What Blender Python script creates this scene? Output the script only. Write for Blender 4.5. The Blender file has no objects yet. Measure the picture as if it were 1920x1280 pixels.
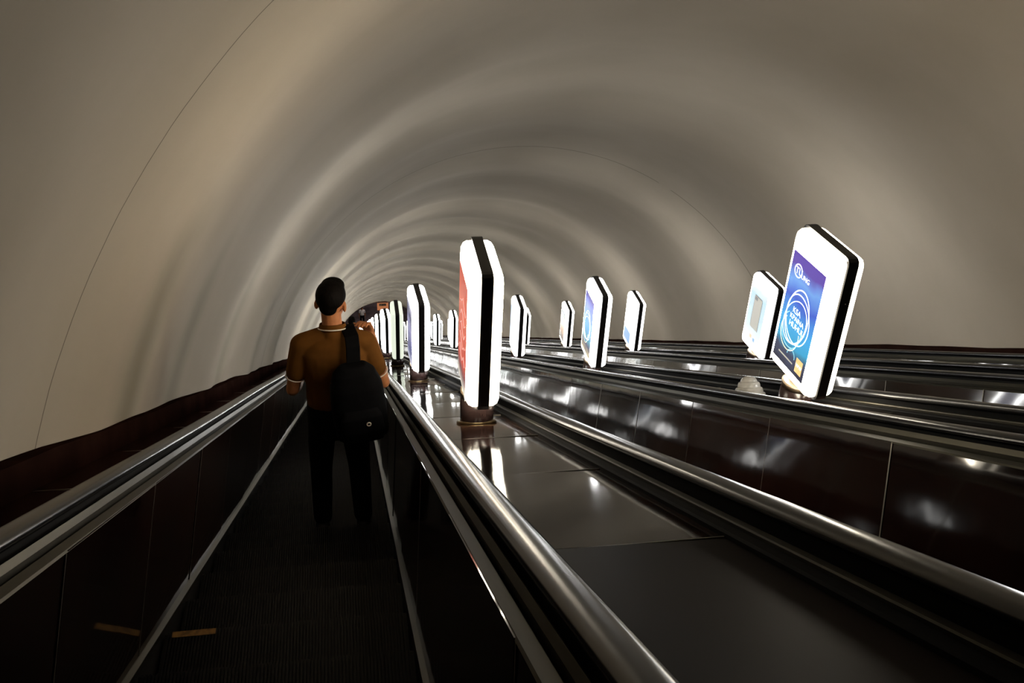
import bpy, bmesh, math, random
from mathutils import Vector, Matrix

random.seed(7)
sc = bpy.context.scene
COL = sc.collection
PI = math.pi
S30, C30 = 0.5, math.sqrt(0.75)

# slope frame: a = to the right across the tunnel, s = down along the incline, n = square to the incline
def W(a, s, n):
    return Vector((a, s * C30 + n * S30, -s * S30 + n * C30))

# ------------------------------------------------------------------ camera
cam_r = W(0.98556, -0.16381, -0.04293)
cam_u = W(0.04486, 0.00810, 0.99896)
cam_f = W(0.16329, 0.98646, -0.01533)
cd = bpy.data.cameras.new('camera')
cam = bpy.data.objects.new('camera', cd)
COL.objects.link(cam)
cd.sensor_width = 36.0
cd.lens = 33.774
cd.clip_start = 0.02
cd.clip_end = 300
m3 = Matrix((cam_r, cam_u, -cam_f)).transposed()
cam.matrix_world = m3.to_4x4()
sc.camera = cam

# ------------------------------------------------------------------ world, exposure
w = bpy.data.worlds.new('world')
sc.world = w
w.use_nodes = True
w.node_tree.nodes['Background'].inputs[0].default_value = (0.05, 0.04, 0.03, 1)
w.node_tree.nodes['Background'].inputs[1].default_value = 0.05
sc.view_settings.view_transform = 'Standard'
sc.view_settings.look = 'None'
sc.view_settings.exposure = 0.0
sc.view_settings.gamma = 1.0
LAMP = 26.0          # radiance of the lamps' white panels

# ------------------------------------------------------------------ materials
def new_mat(name):
    m = bpy.data.materials.new(name)
    m.use_nodes = True
    return m, m.node_tree, m.node_tree.nodes['Principled BSDF']

def bump(nt, bsdf, scale, strength, dist=0.01, detail=2.0, vec=None, stretch=None):
    tc = nt.nodes.new('ShaderNodeTexCoord')
    src = tc.outputs['Object']
    if stretch:
        mp = nt.nodes.new('ShaderNodeMapping')
        mp.inputs['Scale'].default_value = stretch
        nt.links.new(src, mp.inputs['Vector'])
        src = mp.outputs['Vector']
    n = nt.nodes.new('ShaderNodeTexNoise')
    n.inputs['Scale'].default_value = scale
    n.inputs['Detail'].default_value = detail
    nt.links.new(src, n.inputs['Vector'])
    b = nt.nodes.new('ShaderNodeBump')
    b.inputs['Strength'].default_value = strength
    b.inputs['Distance'].default_value = dist
    nt.links.new(n.outputs['Fac'], b.inputs['Height'])
    nt.links.new(b.outputs['Normal'], bsdf.inputs['Normal'])
    return n, src

def mix_noise_color(nt, bsdf, src, scale, c1, c2, lo=0.35, hi=0.65, detail=4):
    n = nt.nodes.new('ShaderNodeTexNoise')
    n.inputs['Scale'].default_value = scale
    n.inputs['Detail'].default_value = detail
    nt.links.new(src, n.inputs['Vector'])
    r = nt.nodes.new('ShaderNodeValToRGB')
    r.color_ramp.elements[0].position = lo
    r.color_ramp.elements[1].position = hi
    r.color_ramp.elements[0].color = (*c1, 1)
    r.color_ramp.elements[1].color = (*c2, 1)
    nt.links.new(n.outputs['Fac'], r.inputs['Fac'])
    nt.links.new(r.outputs['Color'], bsdf.inputs['Base Color'])
    return r

def simple(name, col, rough=0.5, metal=0.0, spec=0.5, bmp=None, var=0.0, stretch=None, coat=0.0):
    m, nt, b = new_mat(name)
    b.inputs['Base Color'].default_value = (*col, 1)
    b.inputs['Roughness'].default_value = rough
    b.inputs['Metallic'].default_value = metal
    b.inputs['Specular IOR Level'].default_value = spec
    if coat:
        b.inputs['Coat Weight'].default_value = coat
        b.inputs['Coat Roughness'].default_value = 0.08
    if bmp:
        n, src = bump(nt, b, bmp[0], bmp[1], bmp[2], stretch=stretch)
        if var:
            mix_noise_color(nt, b, src, bmp[0] * 0.7, tuple(c * (1 - var) for c in col), tuple(min(1, c * (1 + var)) for c in col))
    return m

def emis(name, col, strength, rough=0.4, base=(0.6, 0.6, 0.6)):
    m, nt, b = new_mat(name)
    b.inputs['Base Color'].default_value = (*base, 1)
    b.inputs['Roughness'].default_value = rough
    b.inputs['Emission Color'].default_value = (*col, 1)
    b.inputs['Emission Strength'].default_value = strength
    return m

M = {}
M['lacquer'] = simple('brown_lacquer_panel', (0.013, 0.005, 0.0035), 0.06, spec=0.6, bmp=(2.2, 0.10, 0.02), var=0.35, stretch=(1, 1, 1))
M['deck'] = simple('brown_lacquer_deck', (0.022, 0.010, 0.006), 0.07, spec=0.25, bmp=(1.6, 0.05, 0.02), var=0.3)
M['deck_worn'] = simple('worn_brown_deck', (0.010, 0.005, 0.0035), 0.5, spec=0.05, bmp=(1.6, 0.05, 0.02), var=0.3)
M['joint'] = simple('joint_strip', (0.22, 0.20, 0.16), 0.4, 0.6, bmp=(40, 0.1, 0.002))
M['alu'] = simple('brushed_aluminium', (0.095, 0.088, 0.066), 0.36, 1.0, bmp=(6, 0.12, 0.004), var=0.12, stretch=(8, 0.6, 8))
M['alu_dull'] = simple('dull_aluminium', (0.050, 0.046, 0.033), 0.45, 1.0, bmp=(6, 0.12, 0.004), var=0.15, stretch=(8, 0.6, 8))
M['groove'] = simple('dark_groove', (0.004, 0.004, 0.004), 0.7, spec=0.08, bmp=(20, 0.05, 0.002))
M['rubber'] = simple('black_rubber_handrail', (0.006, 0.006, 0.007), 0.24, spec=0.38, bmp=(3, 0.05, 0.004), var=0.2, stretch=(1, 0.5, 1))
M['skirt'] = simple('dark_skirting', (0.006, 0.005, 0.004), 0.45, bmp=(8, 0.05, 0.004), var=0.3)
M['step'] = simple('dark_step_metal', (0.0028, 0.002, 0.0016), 0.5, 0.0, spec=0.2, bmp=(14, 0.1, 0.002), var=0.5)
M['yellow'] = simple('worn_yellow_paint', (0.26, 0.125, 0.018), 0.6, bmp=(60, 0.2, 0.002), var=0.4)
M['base_brown'] = simple('baseboard_brown', (0.018, 0.008, 0.006), 0.7, spec=0.0, bmp=(5, 0.1, 0.01), var=0.3)
M['frame'] = simple('charcoal_lamp_frame', (0.022, 0.022, 0.025), 0.38, bmp=(30, 0.05, 0.002), var=0.2)
M['maroon'] = simple('dark_maroon_column', (0.020, 0.011, 0.010), 0.25, bmp=(4, 0.05, 0.004), var=0.2, stretch=(6, 6, 0.5))
M['brass'] = simple('aged_brass', (0.20, 0.145, 0.075), 0.35, 1.0, bmp=(30, 0.1, 0.002), var=0.2)
M['bronze'] = simple('dull_bronze', (0.075, 0.055, 0.035), 0.5, 0.6, bmp=(30, 0.1, 0.002), var=0.2)
M['screw'] = simple('bright_screw', (0.8, 0.8, 0.8), 0.15, 1.0, bmp=(30, 0.02, 0.001))
M['frost'] = simple('frosted_grey_dome', (0.42, 0.41, 0.38), 0.3, bmp=(25, 0.08, 0.003), var=0.1)
M['granite'] = simple('dark_lobby_granite', (0.07, 0.055, 0.06), 0.6, bmp=(3, 0.1, 0.01), var=0.4)
M['lobbywall'] = simple('dark_lobby_wall', (0.16, 0.125, 0.13), 0.8, bmp=(3, 0.1, 0.01), var=0.3)

def wall_material():
    m, nt, b = new_mat('tunnel_plaster')
    b.inputs['Roughness'].default_value = 0.75
    b.inputs['Specular IOR Level'].default_value = 0.25
    n, src = bump(nt, b, 1.6, 0.12, 0.03, detail=5, stretch=(1, 1.6, 1))
    r = mix_noise_color(nt, b, src, 0.5, (0.42, 0.365, 0.285), (0.50, 0.44, 0.35), 0.3, 0.7, 6)
    # two fine cracked ring joints at known distances down the slope
    tc = nt.nodes.new('ShaderNodeTexCoord')
    sep = nt.nodes.new('ShaderNodeSeparateXYZ')
    nt.links.new(tc.outputs['Object'], sep.inputs[0])
    wob = nt.nodes.new('ShaderNodeTexNoise')
    wob.inputs['Scale'].default_value = 2.5
    nt.links.new(tc.outputs['Object'], wob.inputs['Vector'])
    def math_(op, a, bb, c=None):
        k = nt.nodes.new('ShaderNodeMath')
        k.operation = op
        for i, v in enumerate((a, bb, c)):
            if v is None: continue
            if isinstance(v, (int, float)): k.inputs[i].default_value = v
            else: nt.links.new(v, k.inputs[i])
        return k.outputs[0]
    sw = math_('MULTIPLY_ADD', wob.outputs['Fac'], 0.03, sep.outputs['Y'])
    col = r.outputs['Color']
    for pos, half, dark in ((3.74, 0.0035, 0.75), (12.42, 0.012, 0.5)):
        d = math_('ABSOLUTE', math_('SUBTRACT', sw, pos), 0)
        mask = math_('LESS_THAN', d, half)
        brk = nt.nodes.new('ShaderNodeTexNoise')
        brk.inputs['Scale'].default_value = 0.9
        nt.links.new(tc.outputs['Object'], brk.inputs['Vector'])
        mk = math_('MULTIPLY', math_('MULTIPLY', mask, math_('GREATER_THAN', brk.outputs['Fac'], 0.36)), dark)
        mx = nt.nodes.new('ShaderNodeMix')
        mx.data_type = 'RGBA'
        nt.links.new(mk, mx.inputs['Factor'])
        nt.links.new(col, mx.inputs['A'])
        mx.inputs['B'].default_value = (0.06, 0.045, 0.03, 1)
        col = mx.outputs['Result']
    # darker greenish bands low on the left side
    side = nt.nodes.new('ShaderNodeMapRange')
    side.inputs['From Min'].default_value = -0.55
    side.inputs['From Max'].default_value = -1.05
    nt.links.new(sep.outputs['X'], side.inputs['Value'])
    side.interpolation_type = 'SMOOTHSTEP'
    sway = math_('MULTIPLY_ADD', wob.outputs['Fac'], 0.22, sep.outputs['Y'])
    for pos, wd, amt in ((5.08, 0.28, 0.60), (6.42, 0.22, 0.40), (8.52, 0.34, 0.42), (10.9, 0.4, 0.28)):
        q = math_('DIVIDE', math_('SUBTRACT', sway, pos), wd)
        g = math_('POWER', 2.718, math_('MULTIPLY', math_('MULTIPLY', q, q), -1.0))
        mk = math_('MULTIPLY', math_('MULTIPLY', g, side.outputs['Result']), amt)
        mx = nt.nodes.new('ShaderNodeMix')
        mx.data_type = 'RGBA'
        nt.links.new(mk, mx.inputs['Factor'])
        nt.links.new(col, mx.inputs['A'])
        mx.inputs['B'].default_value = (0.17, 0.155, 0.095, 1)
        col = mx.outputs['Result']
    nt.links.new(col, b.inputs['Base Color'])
    return m
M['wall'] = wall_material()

# ------------------------------------------------------------------ object helpers
SLOPE = (-PI / 6, 0, 0)

def link(name, me, mats, parent=None, slope=False, smooth=False):
    o = bpy.data.objects.new(name, me)
    COL.objects.link(o)
    for m in (mats if isinstance(mats, (list, tuple)) else [mats]):
        me.materials.append(m)
    if parent is not None: o.parent = parent
    if slope: o.rotation_euler = SLOPE
    if smooth:
        for p in me.polygons: p.use_smooth = True
    return o

def mesh(verts, faces, name='m', mi=None):
    me = bpy.data.meshes.new(name)
    me.from_pydata([tuple(v) for v in verts], [], faces)
    if mi:
        for p, k in zip(me.polygons, mi): p.material_index = k
    bm = bmesh.new()
    bm.from_mesh(me)
    bmesh.ops.recalc_face_normals(bm, faces=bm.faces)
    bm.to_mesh(me)
    bm.free()
    me.update()
    return me

def tag(o, label=None, cat=None, group=None, kind=None):
    if label: o['label'] = label
    if cat: o['category'] = cat
    if group: o['group'] = group
    if kind: o['kind'] = kind
    return o

def empty(name, loc, rz=0.0, label=None, cat=None, group=None):
    o = bpy.data.objects.new(name, None)
    o.empty_display_size = 0.1
    COL.objects.link(o)
    o.location = loc
    o.rotation_euler = (0, 0, rz)
    return tag(o, label, cat, group)

def extrude_profile(prof, ss, closed=True, wob=None):
    """profile [(a,n)] swept along s; wob(s) -> (da, dn)"""
    V, F = [], []
    k = len(prof)
    for s in ss:
        da, dn = wob(s) if wob else (0, 0)
        for a, n in prof: V.append((a + da, s, n + dn))
    for i in range(len(ss) - 1):
        for j in range(k if closed else k - 1):
            j2 = (j + 1) % k
            F.append((i * k + j, i * k + j2, (i + 1) * k + j2, (i + 1) * k + j))
    if closed:
        F.append(tuple(range(k)))
        F.append(tuple(range((len(ss) - 1) * k, len(ss) * k)))
    return mesh(V, F)

def frange(a, b, step):
    n = max(1, int(round((b - a) / step)))
    return [a + (b - a) * i / n for i in range(n + 1)]

def lathe(prof, seg=32):
    V, F = [], []
    k = len(prof)
    for i in range(seg):
        t = 2 * PI * i / seg
        for r, z in prof: V.append((r * math.cos(t), r * math.sin(t), z))
    for i in range(seg):
        i2 = (i + 1) % seg
        for j in range(k - 1):
            F.append((i * k + j, i2 * k + j, i2 * k + j + 1, i * k + j + 1))
    me = bpy.data.meshes.new('l')
    me.from_pydata(V, [], F)
    bm = bmesh.new()
    bm.from_mesh(me)
    bmesh.ops.remove_doubles(bm, verts=bm.verts, dist=1e-5)
    bmesh.ops.holes_fill(bm, edges=[e for e in bm.edges if e.is_boundary], sides=0)
    bmesh.ops.recalc_face_normals(bm, faces=bm.faces)
    bm.to_mesh(me)
    bm.free()
    return me

def tube(points, r, seg=8, closed=False):
    V, F = [], []
    P = [Vector(p) for p in points]
    n = len(P)
    up = None
    for i, p in enumerate(P):
        if closed: t = (P[(i + 1) % n] - P[i - 1])
        else: t = P[min(i + 1, n - 1)] - P[max(i - 1, 0)]
        t.normalize()
        if up is None:
            up = Vector((0, 0, 1)) if abs(t.z) < 0.9 else Vector((1, 0, 0))
        x = t.cross(up).normalized()
        y = x.cross(t).normalized()
        up = y
        rr = r[i] if isinstance(r, (list, tuple)) else r
        for j in range(seg):
            a = 2 * PI * j / seg
            V.append(p + x * math.cos(a) * rr + y * math.sin(a) * rr)
    for i in range(n if closed else n - 1):
        i2 = (i + 1) % n
        for j in range(seg):
            j2 = (j + 1) % seg
            F.append((i * seg + j, i * seg + j2, i2 * seg + j2, i2 * seg + j))
    if not closed:
        F.append(tuple(range(seg)))
        F.append(tuple(range((n - 1) * seg, n * seg)))
    return mesh(V, F)

def box(x0, x1, y0, y1, z0, z1):
    V = [(x, y, z) for x in (x0, x1) for y in (y0, y1) for z in (z0, z1)]
    F = [(0, 1, 3, 2), (4, 6, 7, 5), (0, 4, 5, 1), (2, 3, 7, 6), (0, 2, 6, 4), (1, 5, 7, 3)]
    return V, F

# ------------------------------------------------------------------ the setting: vault, plinths, lobby
CX, CN, RT = 2.31, -1.223, 3.55
S0, S1 = -6.0, 74.4
DECK = -0.488

def vault():
    t0 = math.asin((-0.50 - CN) / RT)
    NA = 110
    ss = frange(S0, S1, 0.12)
    V, F = [], []
    for s in ss:
        for j in range(NA + 1):
            t = t0 + (PI - 2 * t0) * j / NA
            r = RT + 0.010 * math.sin(2 * PI * s / 1.55 + 0.9 * math.sin(0.7 * s)) + 0.022 * math.sin(2 * PI * s / 2.9 + 0.8) \
                + 0.008 * math.sin(3.1 * t + 1.3 * s)
            V.append((CX + r * math.cos(t), s, CN + r * math.sin(t)))
    k = NA + 1
    for i in range(len(ss) - 1):
        for j in range(NA):
            F.append((i * k + j, i * k + j + 1, (i + 1) * k + j + 1, (i + 1) * k + j))
    me = bpy.data.meshes.new('vault')
    me.from_pydata(V, [], F)
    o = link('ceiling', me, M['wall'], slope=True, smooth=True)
    tag(o, 'arched off-white plaster tunnel vault over the escalators', 'ceiling', kind='structure')
vault()

def plinth(name, side, label):
    x = math.sqrt((RT - 0.035) ** 2 - (-0.378 - CN) ** 2) * side + CX
    th = 0.05 * side
    pr = [(x + 0.09 * side, -0.374), (x - 0.010 * side, -0.376), (x - 0.010 * side, -0.54), (x + 0.09 * side, -0.54)]
    ss = frange(S0, S1, 0.35)
    me = extrude_profile(pr, ss, wob=lambda s: (0, 0.004 * math.sin(s * 2.1) + 0.003 * math.sin(s * 5.3)))
    tag(link(name, me, M['base_brown'], slope=True), label, 'baseboard', kind='structure')
    return x
XL = plinth('baseboard_left', -1, 'dark brown baseboard along the left foot of the vault')
XR = plinth('baseboard_right', 1, 'dark brown baseboard along the right foot of the vault')

foot = W(0, S1, -1.11)
FZ = foot.z - 0.02
V, F = box(-4, 9, foot.y - 1.2, foot.y + 9, FZ - 0.2, FZ)
tag(link('floor', mesh(V, F), M['granite']), 'dark granite lobby floor at the foot of the escalators', 'floor', kind='structure')
V, F = box(-4, 9, foot.y + 6.5, foot.y + 6.7, FZ - 0.2, FZ + 7)
tag(link('wall_far', mesh(V, F), M['lobbywall']), 'dark end wall of the lobby', 'wall', kind='structure')
V, F = box(-4.2, -4, foot.y - 1.2, foot.y + 6.7, FZ - 0.2, FZ + 7)
tag(link('wall_left', mesh(V, F), M['lobbywall']), 'dark left wall of the lobby', 'wall', kind='structure')
V, F = box(9, 9.2, foot.y - 1.2, foot.y + 6.7, FZ - 0.2, FZ + 7)
tag(link('wall_right', mesh(V, F), M['lobbywall']), 'dark right wall of the lobby', 'wall', kind='structure')
V, F = box(-2.5, 7.5, S0 - 0.2, S0, -2.2, 3.2)
tag(link('wall_near', mesh(V, F), M['lobbywall'], slope=True), 'dark wall closing the tunnel behind the camera', 'wall', kind='structure')

ld = bpy.data.lights.new('lobby_fill', 'AREA')  # unseen area light, added to brighten the dark lobby
ld.size = 3.0
ld.energy = 90
ld.color = (1.0, 0.86, 0.80)
lo = bpy.data.objects.new('lobby_fill', ld)
COL.objects.link(lo)
lo.location = (2.3, foot.y + 3.6, FZ + 5.2)

# ------------------------------------------------------------------ escalators
HR = [(-0.78, 0.314), (0.890, 2.045), (2.62, 3.75), (4.335, 5.465)]
SK = [(-0.765, 0.168), (1.085, 1.835), (2.80, 3.55), (4.515, 5.265)]
NK = -1.10
SLABEL = ['nearest escalator with the man on it, black handrails and dark ribbed steps',
          'second escalator from the left, its tall glossy brown panels facing the camera',
          'third escalator from the left, seen as a thin brown band with handrails',
          'rightmost escalator below the right wall, only rails and panels showing']
ESS = frange(-3.0, S1, 0.6)
PITCH, NSTEP = 0.4 / C30, 190
S_FIRST = 6.14 - 14 * PITCH          # nose of the first step; the man's step is number 14

def step_mesh(width):
    V, F = [], []
    def add(b):
        v, f = b
        o = len(V)
        V.extend(v)
        F.extend([tuple(i + o for i in q) for q in f])
    h = width / 2
    add(box(-h, h, -0.398, 0.0, -0.03, -0.012))
    add(box(-h, h, -0.03, 0.0, -0.228, -0.03))
    nr = 76
    for i in range(nr):
        x = -h + 0.01 + (width - 0.02) * (i + 0.5) / nr
        add(box(x - 0.0032, x + 0.0032, -0.392, -0.002, -0.014, 0.0))
    return mesh(V, F)

def hand_profile(h):
    return [(h - 0.0331, -0.430), (h - 0.0354, -0.421), (h - 0.0313, -0.411), (h - 0.0184, -0.404), (h, -0.402), (h + 0.0184, -0.404),
            (h + 0.0313, -0.411), (h + 0.0354, -0.421), (h + 0.0331, -0.430), (h + 0.0202, -0.438), (h, -0.440), (h - 0.0202, -0.438)]

def build_escalator(i):
    root = empty('escalator', W(0, 0, 0), 0, SLABEL[i], 'escalator', 'escalators side by side in the tunnel')
    for side, h, sk in ((-1, HR[i][0], SK[i][0]), (1, HR[i][1], SK[i][1])):
        e = side                                  # +1: the outer side lies to the right
        def P(d, n): return (h + e * d, n)
        # leaning balustrade of lacquered panels with pale joint strips
        top = P(-0.082, -0.490)
        bot = (sk + e * 0.018, NK + 0.012)
        V, F, MI = [], [], []
        p0 = -3.0
        pan = 1.055
        off = {0: 0.30, 1: 0.0}.get(i, 0.4 * i) + (0.1 if e > 0 else 0)
        s = 3.2 - 6 * pan + off
        rnd = random.Random(31 * i + e)
        th = 0.02 * e
        while s < S1 - 0.05:
            s2 = min(s + pan - 0.008, S1)
            tw = rnd.uniform(-0.003, 0.003)
            tw2 = rnd.uniform(-0.003, 0.003)
            b = len(V)
            V += [(bot[0] + tw, s, bot[1]), (bot[0] + tw2, s2, bot[1]), (top[0] + tw2, s2, top[1]), (top[0] + tw, s, top[1]),
                  (bot[0] + tw + th, s, bot[1]), (bot[0] + tw2 + th, s2, bot[1]), (top[0] + tw2 + th, s2, top[1]), (top[0] + tw + th, s, top[1])]
            F += [tuple(b + q for q in f) for f in ((0, 1, 2, 3), (4, 7, 6, 5), (0, 4, 5, 1), (2, 6, 7, 3), (1, 5, 6, 2), (0, 3, 7, 4))]
            MI += [0] * 6
            # joint strip, a touch proud
            b = len(V)
            ja, jb = s2, s2 + 0.008
            g = -e * 0.0006
            V += [(bot[0] + g, ja, bot[1]), (bot[0] + g, jb, bot[1]), (top[0] + g, jb, top[1]), (top[0] + g, ja, top[1])]
            F.append((b, b + 1, b + 2, b + 3))
            MI.append(1)
            s += pan
        link('balustrade', mesh(V, F, mi=MI), [M['lacquer'], M['joint']], root, slope=True)
        # metal nosing above the panels
        pr = [P(-0.084, -0.494), P(-0.080, -0.488), P(-0.056, -0.480), P(-0.054, -0.490), P(-0.060, -0.500)]
        link('panel_capping', extrude_profile(pr, ESS), M['alu_dull'], root, slope=True)
        pr = [P(-0.060, -0.497), P(-0.020, -0.497), P(0.05, -0.497), P(0.05, -0.52), P(-0.075, -0.52)]
        link('groove_bed', extrude_profile(pr, ESS), M['groove'], root, slope=True)
        pr = [P(-0.048, -0.466), P(-0.040, -0.448), P(-0.036, -0.450), P(-0.036, -0.497), P(-0.046, -0.497)]
        link('inner_rail', extrude_profile(pr, ESS), M['alu_dull'], root, slope=True)
        pr = [P(-0.016, -0.438), P(0.016, -0.438), P(0.016, -0.497), P(-0.016, -0.497)]
        link('handrail_guide', extrude_profile(pr, ESS), M['groove'], root, slope=True)
        ph = 0.7 * i + e
        amp = 0.004 if i else 0.006
        wob = lambda s, ph=ph, amp=amp: (0, amp * math.sin(s * 0.9 + ph) * min(1, max(0, s - 1) / 4))
        hs = frange(-3.0, 30, 0.25) + frange(30, S1, 0.8)[1:]
        link('handrail', extrude_profile(hand_profile(h), hs, wob=lambda s, a=amp, q=ph: (0, a * math.sin(s * 1.1 + q) * 0.6)), M['rubber'], root, slope=True, smooth=True)
        pr = [P(0.064, -0.472), P(0.088, -0.474), P(0.092, -0.480), P(0.092, -0.54), P(0.064, -0.54)]
        link('edge_seal', extrude_profile(pr, ESS), M['groove'], root, slope=True)
        pr = [P(0.046, -0.458), P(0.062, -0.460), P(0.064, -0.464), P(0.064, -0.53), P(0.042, -0.53), P(0.042, -0.462)]
        link('deck_edge', extrude_profile(pr, ESS), M['alu_dull'], root, slope=True)
        # skirting strip beside the steps
        pr = [(sk, NK), (sk + e * 0.024, NK + 0.012), (sk + e * 0.024, NK - 0.02), (sk + e * 0.002, NK - 0.02)]
        link('skirting_edge', extrude_profile(pr, ESS), M['alu'], root, slope=True)
        pr = [(sk + e * 0.002, NK - 0.02), (sk + e * 0.02, NK - 0.02), (sk + e * 0.02, NK - 0.40), (sk + e * 0.002, NK - 0.40)]
        link('skirting', extrude_profile(pr, ESS), M['skirt'], root, slope=True)
    xm = (SK[i][0] + SK[i][1]) / 2
    wd = SK[i][1] - SK[i][0] - 0.012
    if i == 0:
        sm = step_mesh(wd)
        sm.materials.append(M['step'])
        for k in range(100):
            o = bpy.data.objects.new('step', sm)
            COL.objects.link(o)
            o.parent = root
            o.location = W(xm, S_FIRST + k * PITCH, -1.11)
            if k == 9:
                v, f = box(-0.43, -0.27, -0.03, -0.001, -0.002, 0.0008)
                link('paint_patch', mesh(v, f), M['yellow'], o)
        first = 100
    else:
        first = 0
    V, F = [], []
    for k in range(first, NSTEP):
        s = S_FIRST + k * PITCH
        if s > S1 + 0.5: break
        c = W(xm, s, -1.11)
        v, f = box(-wd / 2, wd / 2, -0.398, 0, -0.228, 0)
        b = len(V)
        V += [(c.x + x, c.y + y, c.z + z) for x, y, z in v]
        F += [tuple(q + b for q in t) for t in f]
    o = link('steps', mesh(V, F), M['step'], root)
    o['kind'] = 'stuff'
    return root
for i in range(4): build_escalator(i)

# ------------------------------------------------------------------ decks between the escalators
def deck(x0, x1, label, group='lacquered decks beside the handrails', off=0.0):
    root = empty('deck', W((x0 + x1) / 2, 0, DECK), 0, label, 'deck', group)
    xm = (x0 + x1) / 2
    h = (x1 - x0) / 2
    rnd = random.Random(int(xm * 100))
    s = 2.037 - 1.092 * 4 + off
    k = 0
    while s < S1 - 0.1:
        s2 = min(s + 1.092 - 0.006, S1)
        t1, t2 = rnd.uniform(-0.0015, 0.0015), rnd.uniform(-0.0015, 0.0015)
        nx, ny = 6, 8
        V, F = [], []
        for iy in range(ny + 1):
            for ix in range(nx + 1):
                u, v = ix / nx, iy / ny
                zz = -0.005 * (u - 0.5) + t1 * (1 - v) + t2 * v + 0.0022 * math.sin(PI * v) * math.sin(PI * u) * rnd.choice((1, 1))
                V.append((-h + 2 * h * u, s + (s2 - s) * v, zz))
        for iy in range(ny):
            for ix in range(nx):
                a = iy * (nx + 1) + ix
                F.append((a, a + 1, a + nx + 2, a + nx + 1))
        nb = len(V)
        rim = [ix for ix in range(nx + 1)] + [iy * (nx + 1) + nx for iy in range(1, ny + 1)] + \
              [ny * (nx + 1) + ix for ix in range(nx - 1, -1, -1)] + [iy * (nx + 1) for iy in range(ny - 1, 0, -1)]
        for q in rim: V.append((V[q][0], V[q][1], -0.02))
        for j in range(len(rim)):
            j2 = (j + 1) % len(rim)
            F.append((rim[j], rim[j2], nb + j2, nb + j))
        F.append(tuple(nb + j for j in range(len(rim))))
        o = link('cover_panel', mesh(V, F), M['deck_worn'] if s < 1.5 and abs(xm) < 1 else M['deck'], root, slope=True, smooth=False)
        if s > 0:
            # thin joint strip at the lower edge of the panel
            v, f = box(-h, h, s2, s2 + 0.006, -0.02, 0.0012)
            link('joint_strip', mesh(v, f), M['joint'], o)
        s += 1.092
        k += 1
    return root
deck(0.407, 0.797, 'glossy brown deck carrying the lamp row right of the man')
deck(2.138, 2.527, 'glossy brown deck with the grey dome, between second and third escalators')
deck(3.842, 4.243, 'glossy brown deck between third and rightmost escalators', off=0.5)
deck(XL, -0.872, 'narrow brown deck along the left wall', off=0.35)
deck(5.557, XR, 'narrow brown deck along the right wall', off=0.2)

# ------------------------------------------------------------------ lamps
def outline(hd, z0, z1, r, inset, seg=3):
    y0, y1, za, zb = -hd + inset, hd - inset, z0 + inset, z1 - inset
    r = r + inset * 0.25
    P = []
    for cy, cz, a0 in ((y1 - r, zb - r, 0), (y0 + r, zb - r, 90), (y0 + r, za + r, 180), (y1 - r, za + r, 270)):
        for k in range(seg + 1):
            a = math.radians(a0 + 90 * k / seg)
            P.append((cy + r * math.cos(a), cz + r * math.sin(a)))
    return P

HD, RC = 0.215, 0.030
def side_panel_mesh(sgn, Z0, Z1):
    rings = [(0.020, 0.004), (0.050, 0.004), (0.068, 0.011), (0.078, 0.024), (0.080, 0.034)]
    V, F = [], []
    k = None
    for x, ins in rings:
        o = outline(HD, Z0, Z1, RC, ins)
        k = len(o)
        V += [(sgn * x, y, z) for y, z in o]
    for i in range(len(rings) - 1):
        for j in range(k):
            j2 = (j + 1) % k
            F.append((i * k + j, i * k + j2, (i + 1) * k + j2, (i + 1) * k + j))
    F.append(tuple(range(k)))
    F.append(tuple(range((len(rings) - 1) * k, len(rings) * k)))
    me = mesh(V, F)
    for q in me.polygons:                      # the slim end edges of the diffuser are dimmer than its faces and top
        q.material_index = 1 if abs(q.normal.y) > 0.55 else 0
    return me

def frame_mesh(Z0, Z1):
    out = outline(HD + 0.008, Z0 - 0.010, Z1 + 0.012, RC + 0.006, 0.0)
    inn = outline(HD, Z0, Z1, RC, 0.03)
    V, F = [], []
    k = len(out)
    for x in (-0.027, 0.027):
        V += [(x, y, z) for y, z in out]
        V += [(x, y, z) for y, z in inn]
    for j in range(k):
        j2 = (j + 1) % k
        F.append((j, j2, 2 * k + j2, 2 * k + j))
        F.append((k + j, 3 * k + j, 3 * k + j2, k + j2))
        F.append((j, k + j, k + j2, j2))
        F.append((2 * k + j, 2 * k + j2, 3 * k + j2, 3 * k + j))
    return mesh(V, F)

BODY = {}
for key, (z0, z1) in {'low': (0.176, 0.962), 'high': (0.226, 0.950)}.items():
    fm = frame_mesh(z0, z1)
    fm.materials.append(M['frame'])
    BODY[key] = (side_panel_mesh(-1, z0, z1), side_panel_mesh(1, z0, z1), fm)
COLUMN = lathe([(0.0, -0.052), (0.086, -0.052), (0.086, 0.128), (0.0, 0.128)], 40)
COLUMN_TALL = lathe([(0.0, -0.052), (0.086, -0.052), (0.086, 0.178), (0.0, 0.178)], 40)
for q in (COLUMN, COLUMN_TALL): q.materials.append(M['maroon'])
TOPRING = lathe([(0.0, 0.128), (0.088, 0.128), (0.088, 0.152), (0.080, 0.157), (0.05, 0.158), (0.05, 0.180), (0.0, 0.180)], 40)
TOPRING.materials.append(M['bronze'])
FLANGE = lathe([(0.086, 0.0), (0.104, 0.0), (0.104, 0.008), (0.098, 0.014), (0.086, 0.016), (0.086, 0.0)], 40)
FLANGE.materials.append(M['brass'])
SCREW = lathe([(0.0, 0.0), (0.0035, 0.0), (0.0025, 0.002), (0.0, 0.0022)], 10)
SCREW.materials.append(M['screw'])
for me in (COLUMN, COLUMN_TALL, TOPRING, FLANGE):
    for p in me.polygons:
        if abs(p.normal.z) < 0.5: p.use_smooth = True

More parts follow.
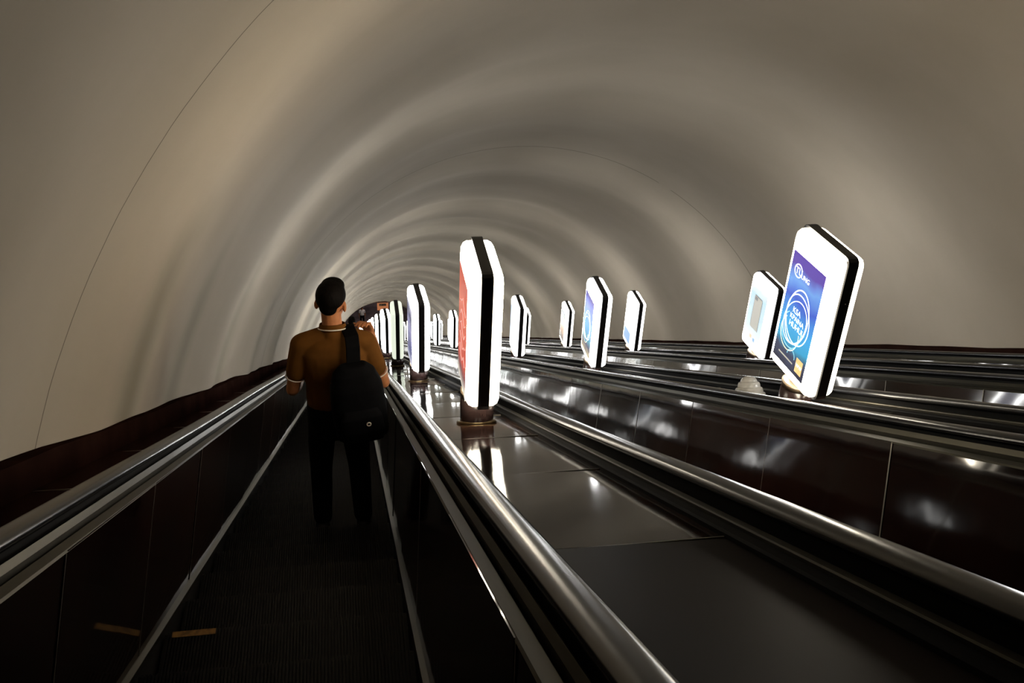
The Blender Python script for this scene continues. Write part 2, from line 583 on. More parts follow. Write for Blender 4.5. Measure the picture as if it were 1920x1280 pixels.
LM = {}
def lamp_mat(kind, part=1.0):
    if (kind, part) not in LM:
        c, k = {'white': ((1.0, 0.99, 0.96), 1.0), 'warm': ((1.0, 0.89, 0.70), 1.35), 'bright': ((1.0, 0.99, 0.96), 1.6), 'green': ((0.90, 0.98, 0.80), 0.036),
                'pale': ((0.95, 1.0, 0.96), 0.7)}[kind]
        st = LAMP * k * part
        LM[(kind, part)] = emis('lamp_panel_' + kind, c, max(st, 0.85) if kind == 'green' else st)
    return LM[(kind, part)]

def poster_mat(name, cols, strength=1.0, scale=2.0, grad=True):
    """printed film: colour bands by height in the poster, mixed with soft blotches"""
    m, nt, b = new_mat(name)
    b.inputs['Roughness'].default_value = 0.25
    tc = nt.nodes.new('ShaderNodeTexCoord')
    sep = nt.nodes.new('ShaderNodeSeparateXYZ')
    nt.links.new(tc.outputs['Generated'], sep.inputs[0])
    n = nt.nodes.new('ShaderNodeTexNoise')
    n.inputs['Scale'].default_value = scale
    n.inputs['Detail'].default_value = 3
    nt.links.new(tc.outputs['Object'], n.inputs['Vector'])
    ad = nt.nodes.new('ShaderNodeMath')
    ad.operation = 'MULTIPLY_ADD'
    nt.links.new(n.outputs['Fac'], ad.inputs[0])
    ad.inputs[1].default_value = 0.35
    nt.links.new(sep.outputs['Z'], ad.inputs[2])
    sb = nt.nodes.new('ShaderNodeMath')
    sb.operation = 'SUBTRACT'
    nt.links.new(ad.outputs[0], sb.inputs[0])
    sb.inputs[1].default_value = 0.175
    r = nt.nodes.new('ShaderNodeValToRGB')
    els = r.color_ramp.elements
    while len(els) < len(cols): els.new(0.5)
    for e, (p, c) in zip(els, cols):
        e.position = p
        e.color = (*c, 1)
    nt.links.new(sb.outputs[0], r.inputs['Fac'])
    nt.links.new(r.outputs['Color'], b.inputs['Emission Color'])
    nt.links.new(r.outputs['Color'], b.inputs['Base Color'])
    b.inputs['Emission Strength'].default_value = strength
    return m

def flat_poly(pts, x, th=0.0012):
    """solid sheet from an outline in the lamp's side plane"""
    k = len(pts)
    V = [(x, y, z) for y, z in pts] + [(x - th, y, z) for y, z in pts]
    F = [tuple(range(k)), tuple(range(2 * k - 1, k - 1, -1))]
    for j in range(k):
        j2 = (j + 1) % k
        F.append((j, k + j, k + j2, j2))
    return mesh(V, F)

def rect(y0, y1, z0, z1): return [(y0, z0), (y1, z0), (y1, z1), (y0, z1)]

def ring_poly(cy, cz, ry, rz, wd, x, rot=0.0, seg=40, th=0.0008, a0=0, a1=360):
    V, F = [], []
    full = abs(a1 - a0) >= 360
    n = seg if full else seg + 1
    for i in range(n):
        a = math.radians(a0 + (a1 - a0) * i / seg)
        for q in (-wd / 2, wd / 2):
            u, v = (ry + q) * math.cos(a), (rz + q) * math.sin(a)
            yy, zz = u * math.cos(rot) - v * math.sin(rot), u * math.sin(rot) + v * math.cos(rot)
            for xx in (x, x - th): V.append((xx, cy + yy, cz + zz))
    for i in range(n if full else n - 1):
        b, c = i * 4, ((i + 1) % n) * 4
        F += [(b, b + 2, c + 2, c), (b + 1, c + 1, c + 3, b + 3), (b, c, c + 1, b + 1), (b + 2, b + 3, c + 3, c + 2)]
    return mesh(V, F)

GL = emis('print_white', (1, 1, 1), 1.6)
def text_mesh(body, size, cy, cz, x, mat, parent, name='lettering', shear=0.0, rot=0.0):
    """lettering on the left face of a lamp (reads when seen from the left)"""
    cu = bpy.data.curves.new('t', 'FONT')
    cu.body = body
    cu.size = size
    cu.align_x = 'CENTER'
    cu.align_y = 'CENTER'
    cu.extrude = 0.0005
    cu.shear = shear
    o = bpy.data.objects.new('tmp', cu)
    COL.objects.link(o)
    dg = bpy.context.evaluated_depsgraph_get()
    me = bpy.data.meshes.new_from_object(o.evaluated_get(dg))
    bpy.data.objects.remove(o)
    # text x -> -y of the lamp (seen from -x, +y is at the left), text y -> z
    c, s = math.cos(rot), math.sin(rot)
    for v in me.vertices:
        u, q = v.co.x * c - v.co.y * s, v.co.x * s + v.co.y * c
        v.co = Vector((x - v.co.z, cy - u, cz + q))
    me.update()
    return link(name, me, mat, parent)

XF = -0.0812
POSTER_SHAPE = rect(-0.150, 0.172, 0.238, 0.852)
PM = {
 'red': poster_mat('poster_red', [(0.0, (0.75, 0.72, 0.62)), (0.13, (0.22, 0.10, 0.10)), (0.22, (0.55, 0.10, 0.07)), (0.7, (0.62, 0.13, 0.08)), (1.0, (0.52, 0.09, 0.06))], 1.0, 3),
 'blue': poster_mat('poster_blue', [(0.0, (0.035, 0.035, 0.055)), (0.10, (0.06, 0.07, 0.12)), (0.20, (0.05, 0.32, 0.55)), (0.42, (0.06, 0.34, 0.72)), (0.62, (0.05, 0.10, 0.52)), (0.76, (0.14, 0.32, 0.75)), (0.9, (0.10, 0.06, 0.36))], 0.9, 4),
 'navy': poster_mat('poster_navy', [(0.0, (0.6, 0.62, 0.75)), (0.2, (0.10, 0.11, 0.25)), (0.6, (0.28, 0.28, 0.48)), (0.85, (0.06, 0.07, 0.14)), (1.0, (0.5, 0.5, 0.65))], 1.0, 3),
 'swirl': poster_mat('poster_teal', [(0.0, (0.5, 0.42, 0.25)), (0.12, (0.10, 0.10, 0.16)), (0.25, (0.10, 0.30, 0.40)), (0.5, (0.15, 0.40, 0.75)), (0.75, (0.22, 0.30, 0.80)), (1.0, (0.10, 0.08, 0.35))], 0.9, 4),
 'sky': poster_mat('poster_sky', [(0.0, (0.8, 0.85, 0.95)), (0.4, (0.55, 0.72, 0.95)), (0.8, (0.35, 0.55, 0.9)), (1.0, (0.6, 0.75, 0.95))], 1.2, 3),
 'phone': poster_mat('poster_pale', [(0.0, (0.80, 0.86, 0.90)), (0.4, (0.55, 0.70, 0.78)), (0.8, (0.45, 0.60, 0.68)), (1.0, (0.72, 0.82, 0.86))], 0.95, 2),
 'plain': poster_mat('poster_white', [(0.0, (0.95, 0.95, 0.98)), (0.5, (1, 1, 1)), (0.8, (0.92, 0.90, 0.90)), (1.0, (1, 1, 1))], 1.6, 2),
 'amber': poster_mat('poster_amber', [(0.0, (0.12, 0.12, 0.12)), (0.3, (0.38, 0.22, 0.12)), (0.6, (0.62, 0.50, 0.40)), (0.85, (0.30, 0.36, 0.32)), (1.0, (0.12, 0.14, 0.2))], 1.0, 4),
}
def flat_print(name, col, s=1.0): return emis('print_' + name, col, s)
PR = {'grey': flat_print('grey', (0.42, 0.41, 0.34), 0.8), 'ink': flat_print('ink', (0.02, 0.03, 0.05), 1.0), 'orange': flat_print('orange', (0.85, 0.42, 0.18), 1.0),
      'blue': flat_print('blue', (0.10, 0.30, 0.62), 1.0), 'gold': flat_print('gold', (0.85, 0.52, 0.12), 1.0), 'cyan': flat_print('cyan', (0.15, 0.65, 0.85), 1.2),
      'palegold': flat_print('palegold', (0.85, 0.85, 0.55), 1.3), 'pink': flat_print('pink', (0.80, 0.38, 0.32), 1.0)}

SHEET = flat_poly(POSTER_SHAPE, XF)
SHEETR = flat_poly(rect(-0.14, 0.14, 0.24, 0.87), 0.0824)

def make_lamp(a, s, yaw, label, group, kind='white', poster=None, detail=2, lean=0.0, body='low'):
    root = empty('advertising_lamp', W(a, s, DECK + 0.001), -yaw, label, 'lamp', group)
    root.rotation_euler = (0, lean, -yaw)
    for q in (0, 1):
        me = BODY[body][q].copy()
        o = link('light_panel', me, [lamp_mat(kind), lamp_mat(kind, 0.12)], root, smooth=False)
    o = bpy.data.objects.new('frame', BODY[body][2]); COL.objects.link(o); o.parent = root
    if detail > 0:
        sc_ = bpy.data.objects.new('screw', SCREW); COL.objects.link(sc_); sc_.parent = o
        sc_.location = (0.006, -HD - 0.008, 0.735); sc_.rotation_euler = (PI / 2, 0, 0)
    c = bpy.data.objects.new('base_column', COLUMN if body == 'low' else COLUMN_TALL); COL.objects.link(c); c.parent = root
    c2 = bpy.data.objects.new('collar', TOPRING); COL.objects.link(c2); c2.parent = root
    if body == 'high': c2.location.z = 0.05
    c3 = bpy.data.objects.new('base_ring', FLANGE); COL.objects.link(c3); c3.parent = root
    c3.rotation_euler = SLOPE
    if poster:
        pm = PM[poster]
        po = link('poster', SHEET.copy(), pm, root)
        link('poster', SHEETR.copy(), PM['navy'], root)  # unseen right-face poster, added dark to cut the light on that side
        if poster in ('blue', 'swirl'):
            x = XF - 0.0014
            for k, (cy, cz, ry, rz, rt, wd) in enumerate(((0.02, 0.535, 0.105, 0.155, 0.15, 0.007), (0.01, 0.525, 0.115, 0.135, -0.3, 0.006), (0.03, 0.50, 0.100, 0.130, 0.5, 0.005))):
                link('swirl_ring', ring_poly(cy, cz, ry, rz, wd, x, rt), GL, po)
            for k, (cy, cz, ry, rz, rt) in enumerate(((0.045, 0.45, 0.095, 0.100, 0.3), (0.055, 0.425, 0.090, 0.095, 0.2))):
                link('swirl_ring', ring_poly(cy, cz, ry, rz, 0.005, x, rt, a0=150, a1=400), PR['palegold'] if k else PR['cyan'], po)
            if poster == 'blue':
                link('logo_ring', ring_poly(0.095, 0.765, 0.036, 0.034, 0.006, x), GL, po)
                text_mesh('TU', 0.052, 0.088, 0.763, x, GL, po)
                text_mesh('UNG', 0.038, 0.018, 0.752, x, GL, po)
                text_mesh('KSA', 0.045, 0.03, 0.56, x, GL, po, rot=0.0)
                text_mesh('KPAINA', 0.040, 0.015, 0.52, x, GL, po)
                text_mesh('HUHUU', 0.045, 0.0, 0.48, x, GL, po)
                link('badge', flat_poly(rect(-0.125, -0.060, 0.265, 0.345), x), PR['gold'], po)
                text_mesh('WW', 0.03, -0.093, 0.305, x - 0.0012, GL, po)
                link('arc_graphic', ring_poly(0.0, 0.315, 0.038, 0.038, 0.004, x, a0=0, a1=180), PR['cyan'], po)
                link('caption_line', flat_poly(rect(-0.03, 0.12, 0.283, 0.291), x), PR['grey'], po)
        if poster == 'phone':
            x = XF - 0.0014
            ph = link('phone_picture', flat_poly([(-0.075, 0.42), (0.085, 0.42), (0.085, 0.755), (0.075, 0.775), (-0.065, 0.775), (-0.075, 0.755)], x), PR['ink'], po)
            link('phone_screen', flat_poly(rect(-0.068, 0.078, 0.42, 0.765), x - 0.0013), PR['grey'], po)
            link('camera_bump', flat_poly(rect(0.02, 0.07, 0.725, 0.758), x - 0.0026), PR['ink'], po)
            link('print_mark', flat_poly(rect(0.01, 0.05, 0.305, 0.345), x), PR['orange'], po)
            link('print_mark', flat_poly(rect(-0.055, -0.02, 0.295, 0.33), x), PR['blue'], po)
        if poster == 'plain':
            link('print_block', flat_poly(rect(-0.12, 0.168, 0.245, 0.43), XF - 0.0014), PR['blue'], po)
        if poster == 'red':
            x = XF - 0.0014
            for k in range(5):
                z = 0.40 + 0.075 * k
                link('script_stroke', tube([(x, -0.10 + 0.05 * q, z + 0.03 * math.sin(q * 1.9 + k)) for q in range(5)], 0.003, 5), PR['pink'], po)
    else:
        link('poster', SHEETR.copy(), PM['navy' if random.random() < 0.5 else 'amber'], root)  # unseen dark poster, added to hold back light from the right face
    return root

ROWX = [0.612, 2.33, 4.045]
LSTEP = 4.45
NEAR = {
 (0, 0): ('tall lamp with red poster on the deck right of the man, largest in the photo', 'warm', 'red', 0.010),
 (0, 1): ('lamp with navy poster, first behind the red-poster lamp, by the man\'s elbow', 'bright', 'navy', -0.055),
 (0, 2): ('dimmer greenish lamp just left of the navy-poster lamp', 'green', None, 0.0),
 (0, 3): ('bright white lamp just left of the dim greenish lamp', 'white', None, -0.05),
 (1, 0): ('biggest lamp at right with blue poster of white rings', 'warm', 'blue', -0.065),
 (1, 1): ('middle-distance lamp with blue and teal swirl poster right of centre', 'white', 'swirl', 0.0),
 (1, 2): ('lamp with pale sky-blue poster, first right of the red-poster lamp', 'white', 'sky', 0.0),
 (1, 3): ('white lamp half hidden behind the right edge of the red-poster lamp', 'white', None, 0.0),
 (2, 1): ('lamp with smartphone poster, half hidden behind the biggest right lamp', 'white', 'phone', -0.085),
 (2, 2): ('white lamp with one blue block at the foot of its poster', 'white', 'plain', -0.012),
 (2, 3): ('small lamp with brown and green poster, left of the teal swirl lamp', 'white', 'amber', 0.0),
}
ORD = ['first', 'second', 'third', 'fourth', 'fifth', 'sixth', 'seventh', 'eighth', 'ninth', 'tenth', 'eleventh', 'twelfth', 'thirteenth', 'fourteenth', 'fifteenth', 'sixteenth']
ROWN = ['row beside the man', 'row carrying the grey dome', 'row nearest the right wall']
GRP = 'advertising lamps standing on the escalator decks'
for row in range(3):
    for k in range(16):
        s = 4.87 + LSTEP * k
        if s > S1 - 1.5: break
        a = ROWX[row]
        if (row, k) == (2, 0): pass
        lab, kind, post, yaw = NEAR.get((row, k), (None, 'white' if (k * 3 + row) % 4 else 'pale', None, random.uniform(-0.02, 0.03)))
        if lab is None:
            if row == 2 and k == 0: lab = 'lamp on the right deck, foremost of the row nearest the right wall'
            else: lab = '%s lamp from the front in the %s' % (ORD[k], ROWN[row])
        if row == 0 and k == 0: s = 4.93
        make_lamp(a, s, yaw, lab, GRP, kind, post, 2 if k < 8 else 1, body='high' if row == 0 else 'low')

# ------------------------------------------------------------------ grey dome on the second deck
dome = empty('dome_fixture', W(2.36, 5.52, DECK + 0.001), 0, 'frosted grey stepped dome on the deck beside the biggest right lamp', 'fixture')
dome.rotation_euler = SLOPE
fl = lathe([(0.0, 0.0), (0.105, 0.0), (0.108, 0.004), (0.100, 0.010), (0.0, 0.010)], 48)
link('flange', fl, M['alu'], dome)
dm = lathe([(0.0, 0.010), (0.096, 0.010), (0.096, 0.020), (0.091, 0.026), (0.083, 0.028), (0.082, 0.046), (0.077, 0.056), (0.068, 0.060), (0.066, 0.076),
            (0.061, 0.088), (0.050, 0.093), (0.047, 0.104), (0.038, 0.116), (0.022, 0.124), (0.0, 0.126)], 48)
link('glass_dome', dm, M['frost'], dome)
v, f = box(-0.012, 0.012, -0.115, -0.100, 0.0, 0.022)
link('clip', mesh(v, f), M['alu'], dome)

# ------------------------------------------------------------------ far sign
sg = empty('hanging_sign', W(2.35, 73.2, 1.95), 0, 'small orange sign hanging in the arch at the tunnel foot', 'sign')
v, f = box(-0.42, 0.42, -0.03, 0.03, -0.30, 0.30)
link('sign_board', mesh(v, f), emis('sign_orange', (0.62, 0.22, 0.08), 0.5, base=(0.25, 0.08, 0.03)), sg)
v, f = box(-0.28, 0.25, -0.035, -0.031, 0.06, 0.26)
link('dark_print', mesh(v, f), simple('sign_print', (0.10, 0.06, 0.03), 0.6, bmp=(12, 0.1, 0.002), var=0.8), sg)
for q in (-0.3, 0.3):
    link('hanger', tube([(q, 0, 0.3), (q, 0, 0.75)], 0.012), M['frame'], sg)

# ------------------------------------------------------------------ people
M['skin'] = simple('skin', (0.42, 0.165, 0.065), 0.55, spec=0.25, bmp=(40, 0.06, 0.002), var=0.12)
M['shirt'] = simple('mustard_brown_pique', (0.12, 0.047, 0.008), 0.9, spec=0.1, bmp=(9, 0.5, 0.012), var=0.15)
M['trim'] = simple('cream_trim', (0.70, 0.62, 0.52), 0.8, bmp=(80, 0.1, 0.001))
M['trouser'] = simple('black_trousers', (0.004, 0.004, 0.005), 0.95, spec=0.1, bmp=(8, 0.4, 0.012), var=0.3)
M['hair'] = simple('black_hair', (0.003, 0.002, 0.0015), 0.7, spec=0.06, bmp=(90, 0.6, 0.004), var=0.4, stretch=(1, 1, 0.25))
M['shoe'] = simple('dark_shoe', (0.02, 0.018, 0.018), 0.5, bmp=(20, 0.2, 0.003), var=0.3)
M['pack'] = simple('black_nylon', (0.002, 0.002, 0.0025), 0.8, spec=0.06, bmp=(60, 0.3, 0.002), var=0.3)
M['white_top'] = simple('white_blouse', (0.75, 0.70, 0.68), 0.8, bmp=(9, 0.3, 0.01), var=0.1)
M['eye'] = simple('dark_eye', (0.03, 0.02, 0.015), 0.1, bmp=(20, 0.01, 0.001))

def capsule(bm, p, q, r1, r2, seg=14):
    p, q = Vector(p), Vector(q)
    d = q - p
    L = d.length
    t = d / L if L > 1e-6 else Vector((0, 0, 1))
    up = Vector((0, 0, 1)) if abs(t.z) < 0.9 else Vector((1, 0, 0))
    x = t.cross(up).normalized()
    y = x.cross(t)
    rings = []
    for k in range(1, 5):
        a = -PI / 2 + PI / 2 * k / 5
        rings.append((p + t * (r1 * math.sin(a)), r1 * math.cos(a)))
    rings.append((p, r1))
    rings.append((q, r2))
    for k in range(1, 5):
        a = PI / 2 * k / 5
        rings.append((q + t * (r2 * math.sin(a)), r2 * math.cos(a)))
    R = []
    for c, r in rings:
        R.append([bm.verts.new(c + x * (r * math.cos(2 * PI * j / seg)) + y * (r * math.sin(2 * PI * j / seg))) for j in range(seg)])
    a = bm.verts.new(p - t * r1)
    b = bm.verts.new(q + t * r2)
    for i in range(len(R) - 1):
        for j in range(seg):
            j2 = (j + 1) % seg
            bm.faces.new((R[i][j], R[i][j2], R[i + 1][j2], R[i + 1][j]))
    for j in range(seg):
        j2 = (j + 1) % seg
        bm.faces.new((a, R[0][j2], R[0][j]))
        bm.faces.new((b, R[-1][j], R[-1][j2]))

def chain(bm, pts):
    for (p, r), (q, s) in zip(pts[:-1], pts[1:]): capsule(bm, p, q, r, s)

def ellipsoid(bm, c, r, rot=None):
    mt = Matrix.Translation(Vector(c)) @ (rot.to_4x4() if rot else Matrix.Identity(4)) @ Matrix.Diagonal((*r, 1))
    bmesh.ops.create_uvsphere(bm, u_segments=24, v_segments=16, radius=1, matrix=mt)

def loft(bm, rings, seg=28, p=2.4):
    """rings: (center, half-width x, half-depth y); superellipse sections"""
    R = []
    for c, hx, hy in rings:
        row = []
        for j in range(seg):
            a = 2 * PI * j / seg
            ca, sa = math.cos(a), math.sin(a)
            row.append(bm.verts.new((c[0] + hx * math.copysign(abs(ca) ** (2 / p), ca), c[1] + hy * math.copysign(abs(sa) ** (2 / p), sa), c[2])))
        R.append(row)
    for i in range(len(R) - 1):
        for j in range(seg):
            j2 = (j + 1) % seg
            bm.faces.new((R[i][j], R[i][j2], R[i + 1][j2], R[i + 1][j]))
    bm.faces.new(R[0][::-1])
    bm.faces.new(R[-1])

def solid(name, bm, mat, parent, voxel=0.007, smooth=4):
    me = bpy.data.meshes.new(name)
    bmesh.ops.recalc_face_normals(bm, faces=bm.faces)
    bm.to_mesh(me)
    bm.free()
    o = link(name, me, mat, parent)
    r = o.modifiers.new('Remesh', 'REMESH')
    r.mode = 'VOXEL'
    r.voxel_size = voxel
    r.use_smooth_shade = True
    sm = o.modifiers.new('Smooth', 'SMOOTH')
    sm.factor = 0.5
    sm.iterations = smooth
    return o

def hand(bm, wrist, palm_dir, normal, thumb_side, curl=0.5, size=1.0):
    """palm with four bent fingers and a thumb; normal = back of the hand"""
    d = Vector(palm_dir).normalized()
    n = Vector(normal)
    n = (n - d * n.dot(d)).normalized()
    t = Vector(thumb_side)
    t = (t - d * t.dot(d) - n * t.dot(n)).normalized()
    w0 = Vector(wrist)
    kn = w0 + d * 0.085 * size
    for q in (-0.028, -0.009, 0.010, 0.028):
        capsule(bm, w0 + t * q * 0.6 * size, kn + t * q * size, 0.016 * size, 0.0125 * size)
    for q, L in ((0.030, 0.068), (0.010, 0.078), (-0.010, 0.072), (-0.029, 0.056)):
        p = kn + t * q * size
        dr = d.copy()
        for seg_, (f, r) in enumerate(((0.45, 0.0088), (0.30, 0.0080), (0.25, 0.0070))):
            ang = curl * (0.7 if seg_ == 0 else 1.0)
            dr = (dr * math.cos(ang) - n * math.sin(ang)).normalized() if seg_ == 0 else (dr * math.cos(ang) + (-n if True else n) * math.sin(ang) * max(0.2, dr.dot(d))).normalized()
            p2 = p + dr * L * f * size
            capsule(bm, p, p2, r * size, r * 0.92 * size, 10)
            p = p2
    b = w0 + d * 0.03 * size + t * 0.028 * size
    m = b + (d * 0.6 + t * 0.8).normalized() * 0.038 * size
    e = m + (d * 0.9 + t * 0.25 - n * 0.25).normalized() * 0.030 * size
    capsule(bm, b, m, 0.012 * size, 0.0095 * size, 10)
    capsule(bm, m, e, 0.0095 * size, 0.008 * size, 10)

def person(base, label, height=1.70, arms=None, top='shirt', hairlen='short', head_turn=0.0, nod=0.0, fine=True, group=None):
    k = height / 1.70
    root = empty('person', base, 0, label, 'person', group)
    root.scale = (k, k, k)
    hc = Vector((0.0, 0.035, 1.612))
    HRm = Matrix.Rotation(head_turn, 3, 'Z') @ Matrix.Rotation(-nod, 3, 'X')
    def H(x, y, z): return hc + HRm @ Vector((x, y, z))
    bm = bmesh.new()
    # head
    ellipsoid(bm, H(0, -0.004, 0.022), (0.076, 0.095, 0.094), HRm)
    ellipsoid(bm, H(0, 0.022, -0.035), (0.062, 0.070, 0.078), HRm)
    ellipsoid(bm, H(0, 0.058, -0.085), (0.034, 0.030, 0.026), HRm)
    capsule(bm, H(0, 0.088, 0.004), H(0, 0.107, -0.034), 0.009, 0.013)
    capsule(bm, H(-0.035, 0.080, 0.026), H(0.035, 0.080, 0.026), 0.012, 0.012)
    capsule(bm, H(-0.020, 0.083, -0.060), H(0.020, 0.083, -0.060), 0.008, 0.008)
    for e in (-1, 1):
        ellipsoid(bm, H(e * 0.080, -0.012, -0.018), (0.011, 0.019, 0.032), HRm @ Matrix.Rotation(e * 0.35, 3, 'Z'))
    # neck and torso
    chain(bm, [((0, -0.005, 1.38), 0.066), ((0, 0.006, 1.45), 0.057), (H(0, -0.012, -0.05), 0.056)])
    chain(bm, [((-0.05, 0, 1.42), 0.045), ((-0.165, -0.005, 1.375), 0.052)])
    chain(bm, [((0.05, 0, 1.42), 0.045), ((0.165, -0.005, 1.375), 0.052)])
    loft(bm, [((0, 0, 0.80), 0.140, 0.095), ((0, 0, 0.90), 0.160, 0.108), ((0, 0, 1.00), 0.148, 0.098), ((0, 0, 1.10), 0.146, 0.098), ((0, 0, 1.22), 0.168, 0.108),
              ((0, -0.005, 1.33), 0.178, 0.100), ((0, -0.008, 1.39), 0.140, 0.078), ((0, -0.005, 1.42), 0.085, 0.058)])
    for e in (-1, 1):
        chain(bm, [((e * 0.085, 0, 0.86), 0.080), ((e * 0.105, 0.01, 0.66), 0.068), ((e * 0.115, 0.015, 0.48), 0.052), ((e * 0.12, -0.005, 0.34), 0.052), ((e * 0.125, -0.01, 0.10), 0.036)])
        chain(bm, [((e * 0.125, -0.02, 0.045), 0.038), ((e * 0.14, 0.11, 0.035), 0.03)])
    A = arms or {}
    sleeves = []
    for e in (-1, 1):
        el, wr, pd, nm, ts, curl = A[e]
        sh = (e * 0.178, -0.005, 1.365)
        mid = Vector(sh).lerp(Vector(el), 0.5)
        chain(bm, [(sh, 0.054), (mid, 0.047), (el, 0.038)])
        fm = Vector(el).lerp(Vector(wr), 0.35)
        chain(bm, [(el, 0.038), (fm, 0.041), (wr, 0.027)])
        hand(bm, wr, pd, nm, ts, curl)
        sleeves.append((sh, el))
    body = solid('body', bm, M['skin'], root, 0.0055 if fine else 0.012, 3)
    # shirt
    bm = bmesh.new()
    loft(bm, [((0, 0, 0.88), 0.160, 0.112), ((0, 0, 0.93), 0.165, 0.116), ((0, 0, 1.00), 0.172, 0.120), ((0, 0, 1.10), 0.170, 0.116), ((0, 0, 1.22), 0.184, 0.124),
              ((0, -0.005, 1.33), 0.194, 0.116), ((0, -0.008, 1.385), 0.158, 0.096), ((0, -0.005, 1.425), 0.092, 0.070)])
    for e in (-1, 1):
        chain(bm, [((e * 0.045, -0.003, 1.418), 0.058), ((e * 0.168, -0.006, 1.374), 0.063)])
    capsule(bm, (0, -0.012, 1.36), (0, -0.002, 1.432), 0.080, 0.072)
    cuffs = []
    for sh, el in sleeves:
        a, b = Vector(sh), Vector(el)
        d = (b - a).normalized()
        chain(bm, [(a, 0.065), (a.lerp(b, 0.40), 0.062), (a.lerp(b, 0.60), 0.059)])
        cuffs.append((a.lerp(b, 0.72), d))
    shirt = solid('polo_shirt' if top == 'shirt' else 'blouse', bm, M[top], root, 0.008 if fine else 0.014, 3)
    if top == 'shirt':
        for c, d in cuffs:
            x = d.cross(Vector((0, 1, 0.2))).normalized()
            y = x.cross(d)
            link('cuff_trim', tube([c + x * 0.0545 * math.cos(2 * PI * j / 28) + y * 0.0545 * math.sin(2 * PI * j / 28) for j in range(28)], 0.0035, 6, True), M['trim'], shirt)
        # standing collar folded over, cream piping at its edge
        V, F = [], []
        prof = [(1.06, 1.445), (1.10, 1.464), (1.03, 1.484), (0.99, 1.487), (0.97, 1.478)]
        sg = 40
        for r, z in prof:
            for j in range(sg):
                t = 2 * PI * j / sg
                rr = 0.066 * r
                V.append((rr * 1.06 * math.cos(t), 0.004 + (z - 1.42) * 0.16 + rr * 1.0 * math.sin(t), z - 0.020 * math.sin(t)))
        for q in range(len(prof) - 1):
            for j in range(sg):
                j2 = (j + 1) % sg
                F.append((q * sg + j, q * sg + j2, (q + 1) * sg + j2, (q + 1) * sg + j))
        o = link('collar', mesh(V, F), M[top], shirt, smooth=True)
        so = o.modifiers.new('Solidify', 'SOLIDIFY')
        so.thickness = 0.005
        link('collar_trim', tube([(0.078 * 1.04 * math.cos(2 * PI * j / 40), 0.006 + 0.076 * math.sin(2 * PI * j / 40), 1.462 - 0.024 * math.sin(2 * PI * j / 40)) for j in range(40)], 0.0035, 6, True), M['trim'], shirt)
    # trousers
    bm = bmesh.new()
    loft(bm, [((0, 0, 0.76), 0.160, 0.112), ((0, 0, 0.86), 0.176, 0.126), ((0, 0, 0.95), 0.174, 0.124), ((0, 0, 0.985), 0.172, 0.121)])
    for e in (-1, 1):
        chain(bm, [((e * 0.088, 0, 0.84), 0.088), ((e * 0.105, 0.01, 0.66), 0.080), ((e * 0.115, 0.012, 0.48), 0.068), ((e * 0.12, -0.005, 0.30), 0.064), ((e * 0.125, -0.008, 0.11), 0.058)])
    solid('trousers', bm, M['trouser'], root, 0.010, 3)
    for e in (-1, 1):
        bm = bmesh.new()
        chain(bm, [((e * 0.125, -0.045, 0.045), 0.045), ((e * 0.135, 0.06, 0.042), 0.042), ((e * 0.142, 0.135, 0.034), 0.034)])
        capsule(bm, (e * 0.125, -0.02, 0.09), (e * 0.125, -0.02, 0.05), 0.042, 0.044)
        for v in bm.verts: v.co.z = max(v.co.z, 0.0)
        solid('shoe', bm, M['shoe'], root, 0.008, 2)
    # hair
    bm = bmesh.new()
    ellipsoid(bm, H(0, -0.010, 0.042), (0.083, 0.100, 0.088), HRm)
    ellipsoid(bm, H(0, -0.030, 0.028), (0.078, 0.078, 0.064), HRm)
    ellipsoid(bm, H(0, 0.030, 0.085), (0.066, 0.070, 0.046), HRm)
    ellipsoid(bm, H(0.0, -0.058, -0.012), (0.052, 0.038, 0.048), HRm)
    if hairlen == 'long':
        chain(bm, [(H(0, -0.05, 0.03), 0.075), (H(0, -0.06, -0.12), 0.06), (H(0, -0.06, -0.20), 0.04)])
    solid('hair', bm, M['hair'], root, 0.006 if fine else 0.012, 3)
    for e in (-1, 1):
        b2 = bmesh.new()
        ellipsoid(b2, H(e * 0.032, 0.084, 0.008), (0.011, 0.008, 0.008), HRm)
        me = bpy.data.meshes.new('eye')
        b2.to_mesh(me)
        b2.free()
        link('eye', me, M['eye'], root)
    return root

MAN = W(-0.105, 6.14, -1.11) + Vector((0, -0.155, 0.0))
ARM_R = ((0.278, 0.065, 1.045), (0.205, 0.125, 1.370), (-0.28, -0.50, 0.82), (0.25, 0.65, 0.55), (-0.6, 0.3, -0.3), 0.75)
ARM_L = ((-0.245, -0.02, 1.080), (-0.215, 0.205, 1.000), (0.25, 0.95, 0.05), (-0.8, 0.1, 0.5), (0.3, 0, 0.9), 0.4)
man = person(MAN, 'young man seen from behind in a mustard polo shirt, hand on backpack strap', 1.640, {1: ARM_R, -1: ARM_L}, head_turn=-0.30, nod=0.12)
HANG = lambda e: ((e * 0.245, -0.02, 1.090), (e * 0.235, 0.06, 0.850), (0, 0.2, -1), (e, 0, 0), (0, 1, 0), 0.35)
kk = round((21.0 - S_FIRST) / PITCH)
p2 = W(0.0, S_FIRST + kk * PITCH, -1.11) + Vector((0, -0.155, 0))
person(p2, 'dark-haired passenger farther down the nearest escalator, only the head showing', 1.69, {1: HANG(1), -1: HANG(-1)}, top='trouser', fine=False)
p3 = Vector((0.82, foot.y + 3.5, FZ))
p3 = person(p3, 'tiny person in white top and dark trousers standing at the tunnel foot', 1.66, {1: HANG(1), -1: HANG(-1)}, top='white_top', hairlen='long', fine=False)
p3.rotation_euler = (0, 0, PI)

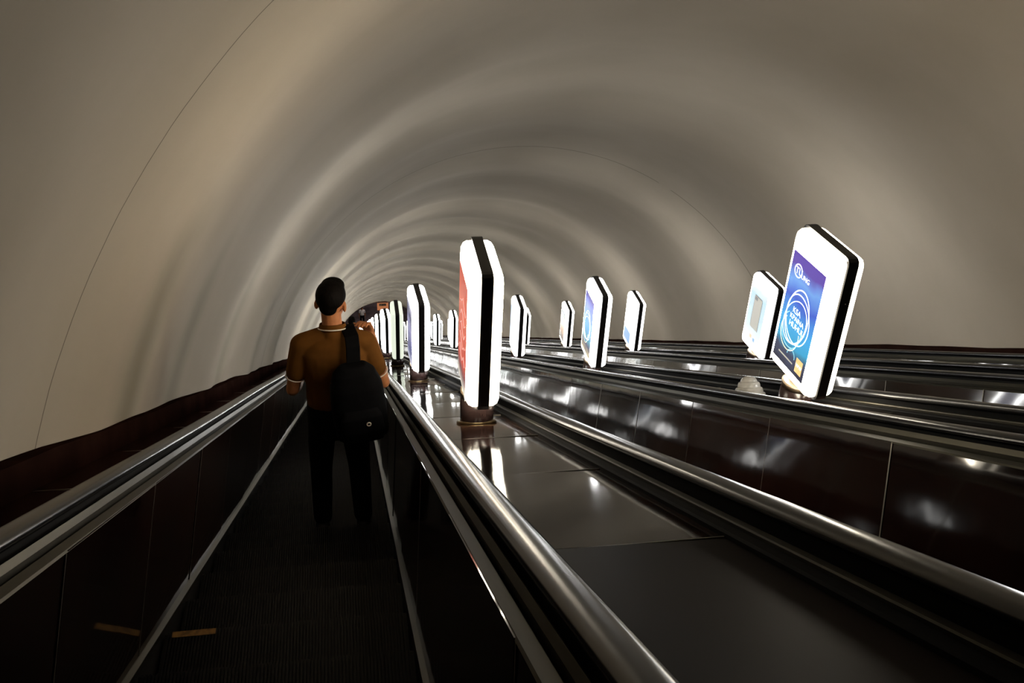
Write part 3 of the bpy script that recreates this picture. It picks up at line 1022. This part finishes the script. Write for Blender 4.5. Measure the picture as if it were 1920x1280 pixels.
# backpack slung on the man's right shoulder
bp = empty('backpack', MAN + Vector((0.140, -0.20, 0.83)), 0, 'black backpack slung on the right shoulder of the man in mustard', 'backpack')
bp.rotation_euler = (0, math.radians(-5), math.radians(6))
bm = bmesh.new()
loft(bm, [((0, 0, 0.0), 0.115, 0.060), ((0, -0.005, 0.03), 0.145, 0.082), ((0, -0.005, 0.20), 0.150, 0.086), ((0, 0, 0.34), 0.142, 0.076), ((0, 0.01, 0.42), 0.112, 0.060), ((0, 0.02, 0.46), 0.070, 0.036)], p=3.2)
pk = solid('pack_body', bm, M['pack'], bp, 0.007, 4)
bm = bmesh.new()
loft(bm, [((0.0, -0.09, 0.03), 0.105, 0.022), ((0.0, -0.095, 0.10), 0.118, 0.030), ((0, -0.092, 0.19), 0.112, 0.026), ((0, -0.082, 0.23), 0.09, 0.016)], p=3.2)
solid('front_pocket', bm, M['pack'], bp, 0.006, 3)
link('zipper', tube([(-0.142 + 0.002 * q * q * 0.12, -0.052, 0.30 + 0.016 * q) for q in range(8)], 0.003, 6), M['screw'], bp)
link('round_badge', tube([(0.032 + 0.0105 * math.cos(2 * PI * j / 24), -0.122, 0.155 + 0.0105 * math.sin(2 * PI * j / 24)) for j in range(24)], 0.0032, 6, True), M['trim'], bp)
# wide strap over the shoulder
def ribbon(pts, wd, th):
    V, F = [], []
    P = [Vector(p) for p in pts]
    for i, p in enumerate(P):
        t = (P[min(i + 1, len(P) - 1)] - P[max(i - 1, 0)]).normalized()
        x = Vector((1, 0, 0))
        x = (x - t * x.dot(t)).normalized()
        n = x.cross(t)
        for u, q in ((-1, -1), (1, -1), (1, 1), (-1, 1)): V.append(p + x * u * wd / 2 + n * q * th / 2)
    for i in range(len(P) - 1):
        for j in range(4):
            j2 = (j + 1) % 4
            F.append((i * 4 + j, i * 4 + j2, i * 4 + 4 + j2, i * 4 + 4 + j))
    F.append((0, 1, 2, 3))
    F.append(tuple(range(len(V) - 4, len(V))))
    return mesh(V, F)
st = link('shoulder_strap', ribbon([(0.0, 0.03, 0.40), (0.008, 0.045, 0.46), (0.018, 0.075, 0.53), (0.022, 0.12, 0.572), (0.012, 0.185, 0.592), (0.012, 0.245, 0.575), (0.012, 0.298, 0.52),
                 (0.012, 0.318, 0.44), (0.02, 0.322, 0.34), (0.05, 0.300, 0.22), (0.10, 0.20, 0.12), (0.12, 0.06, 0.06)], 0.075, 0.012), M['pack'], bp)
bv = st.modifiers.new('Bevel', 'BEVEL')
bv.width = 0.004
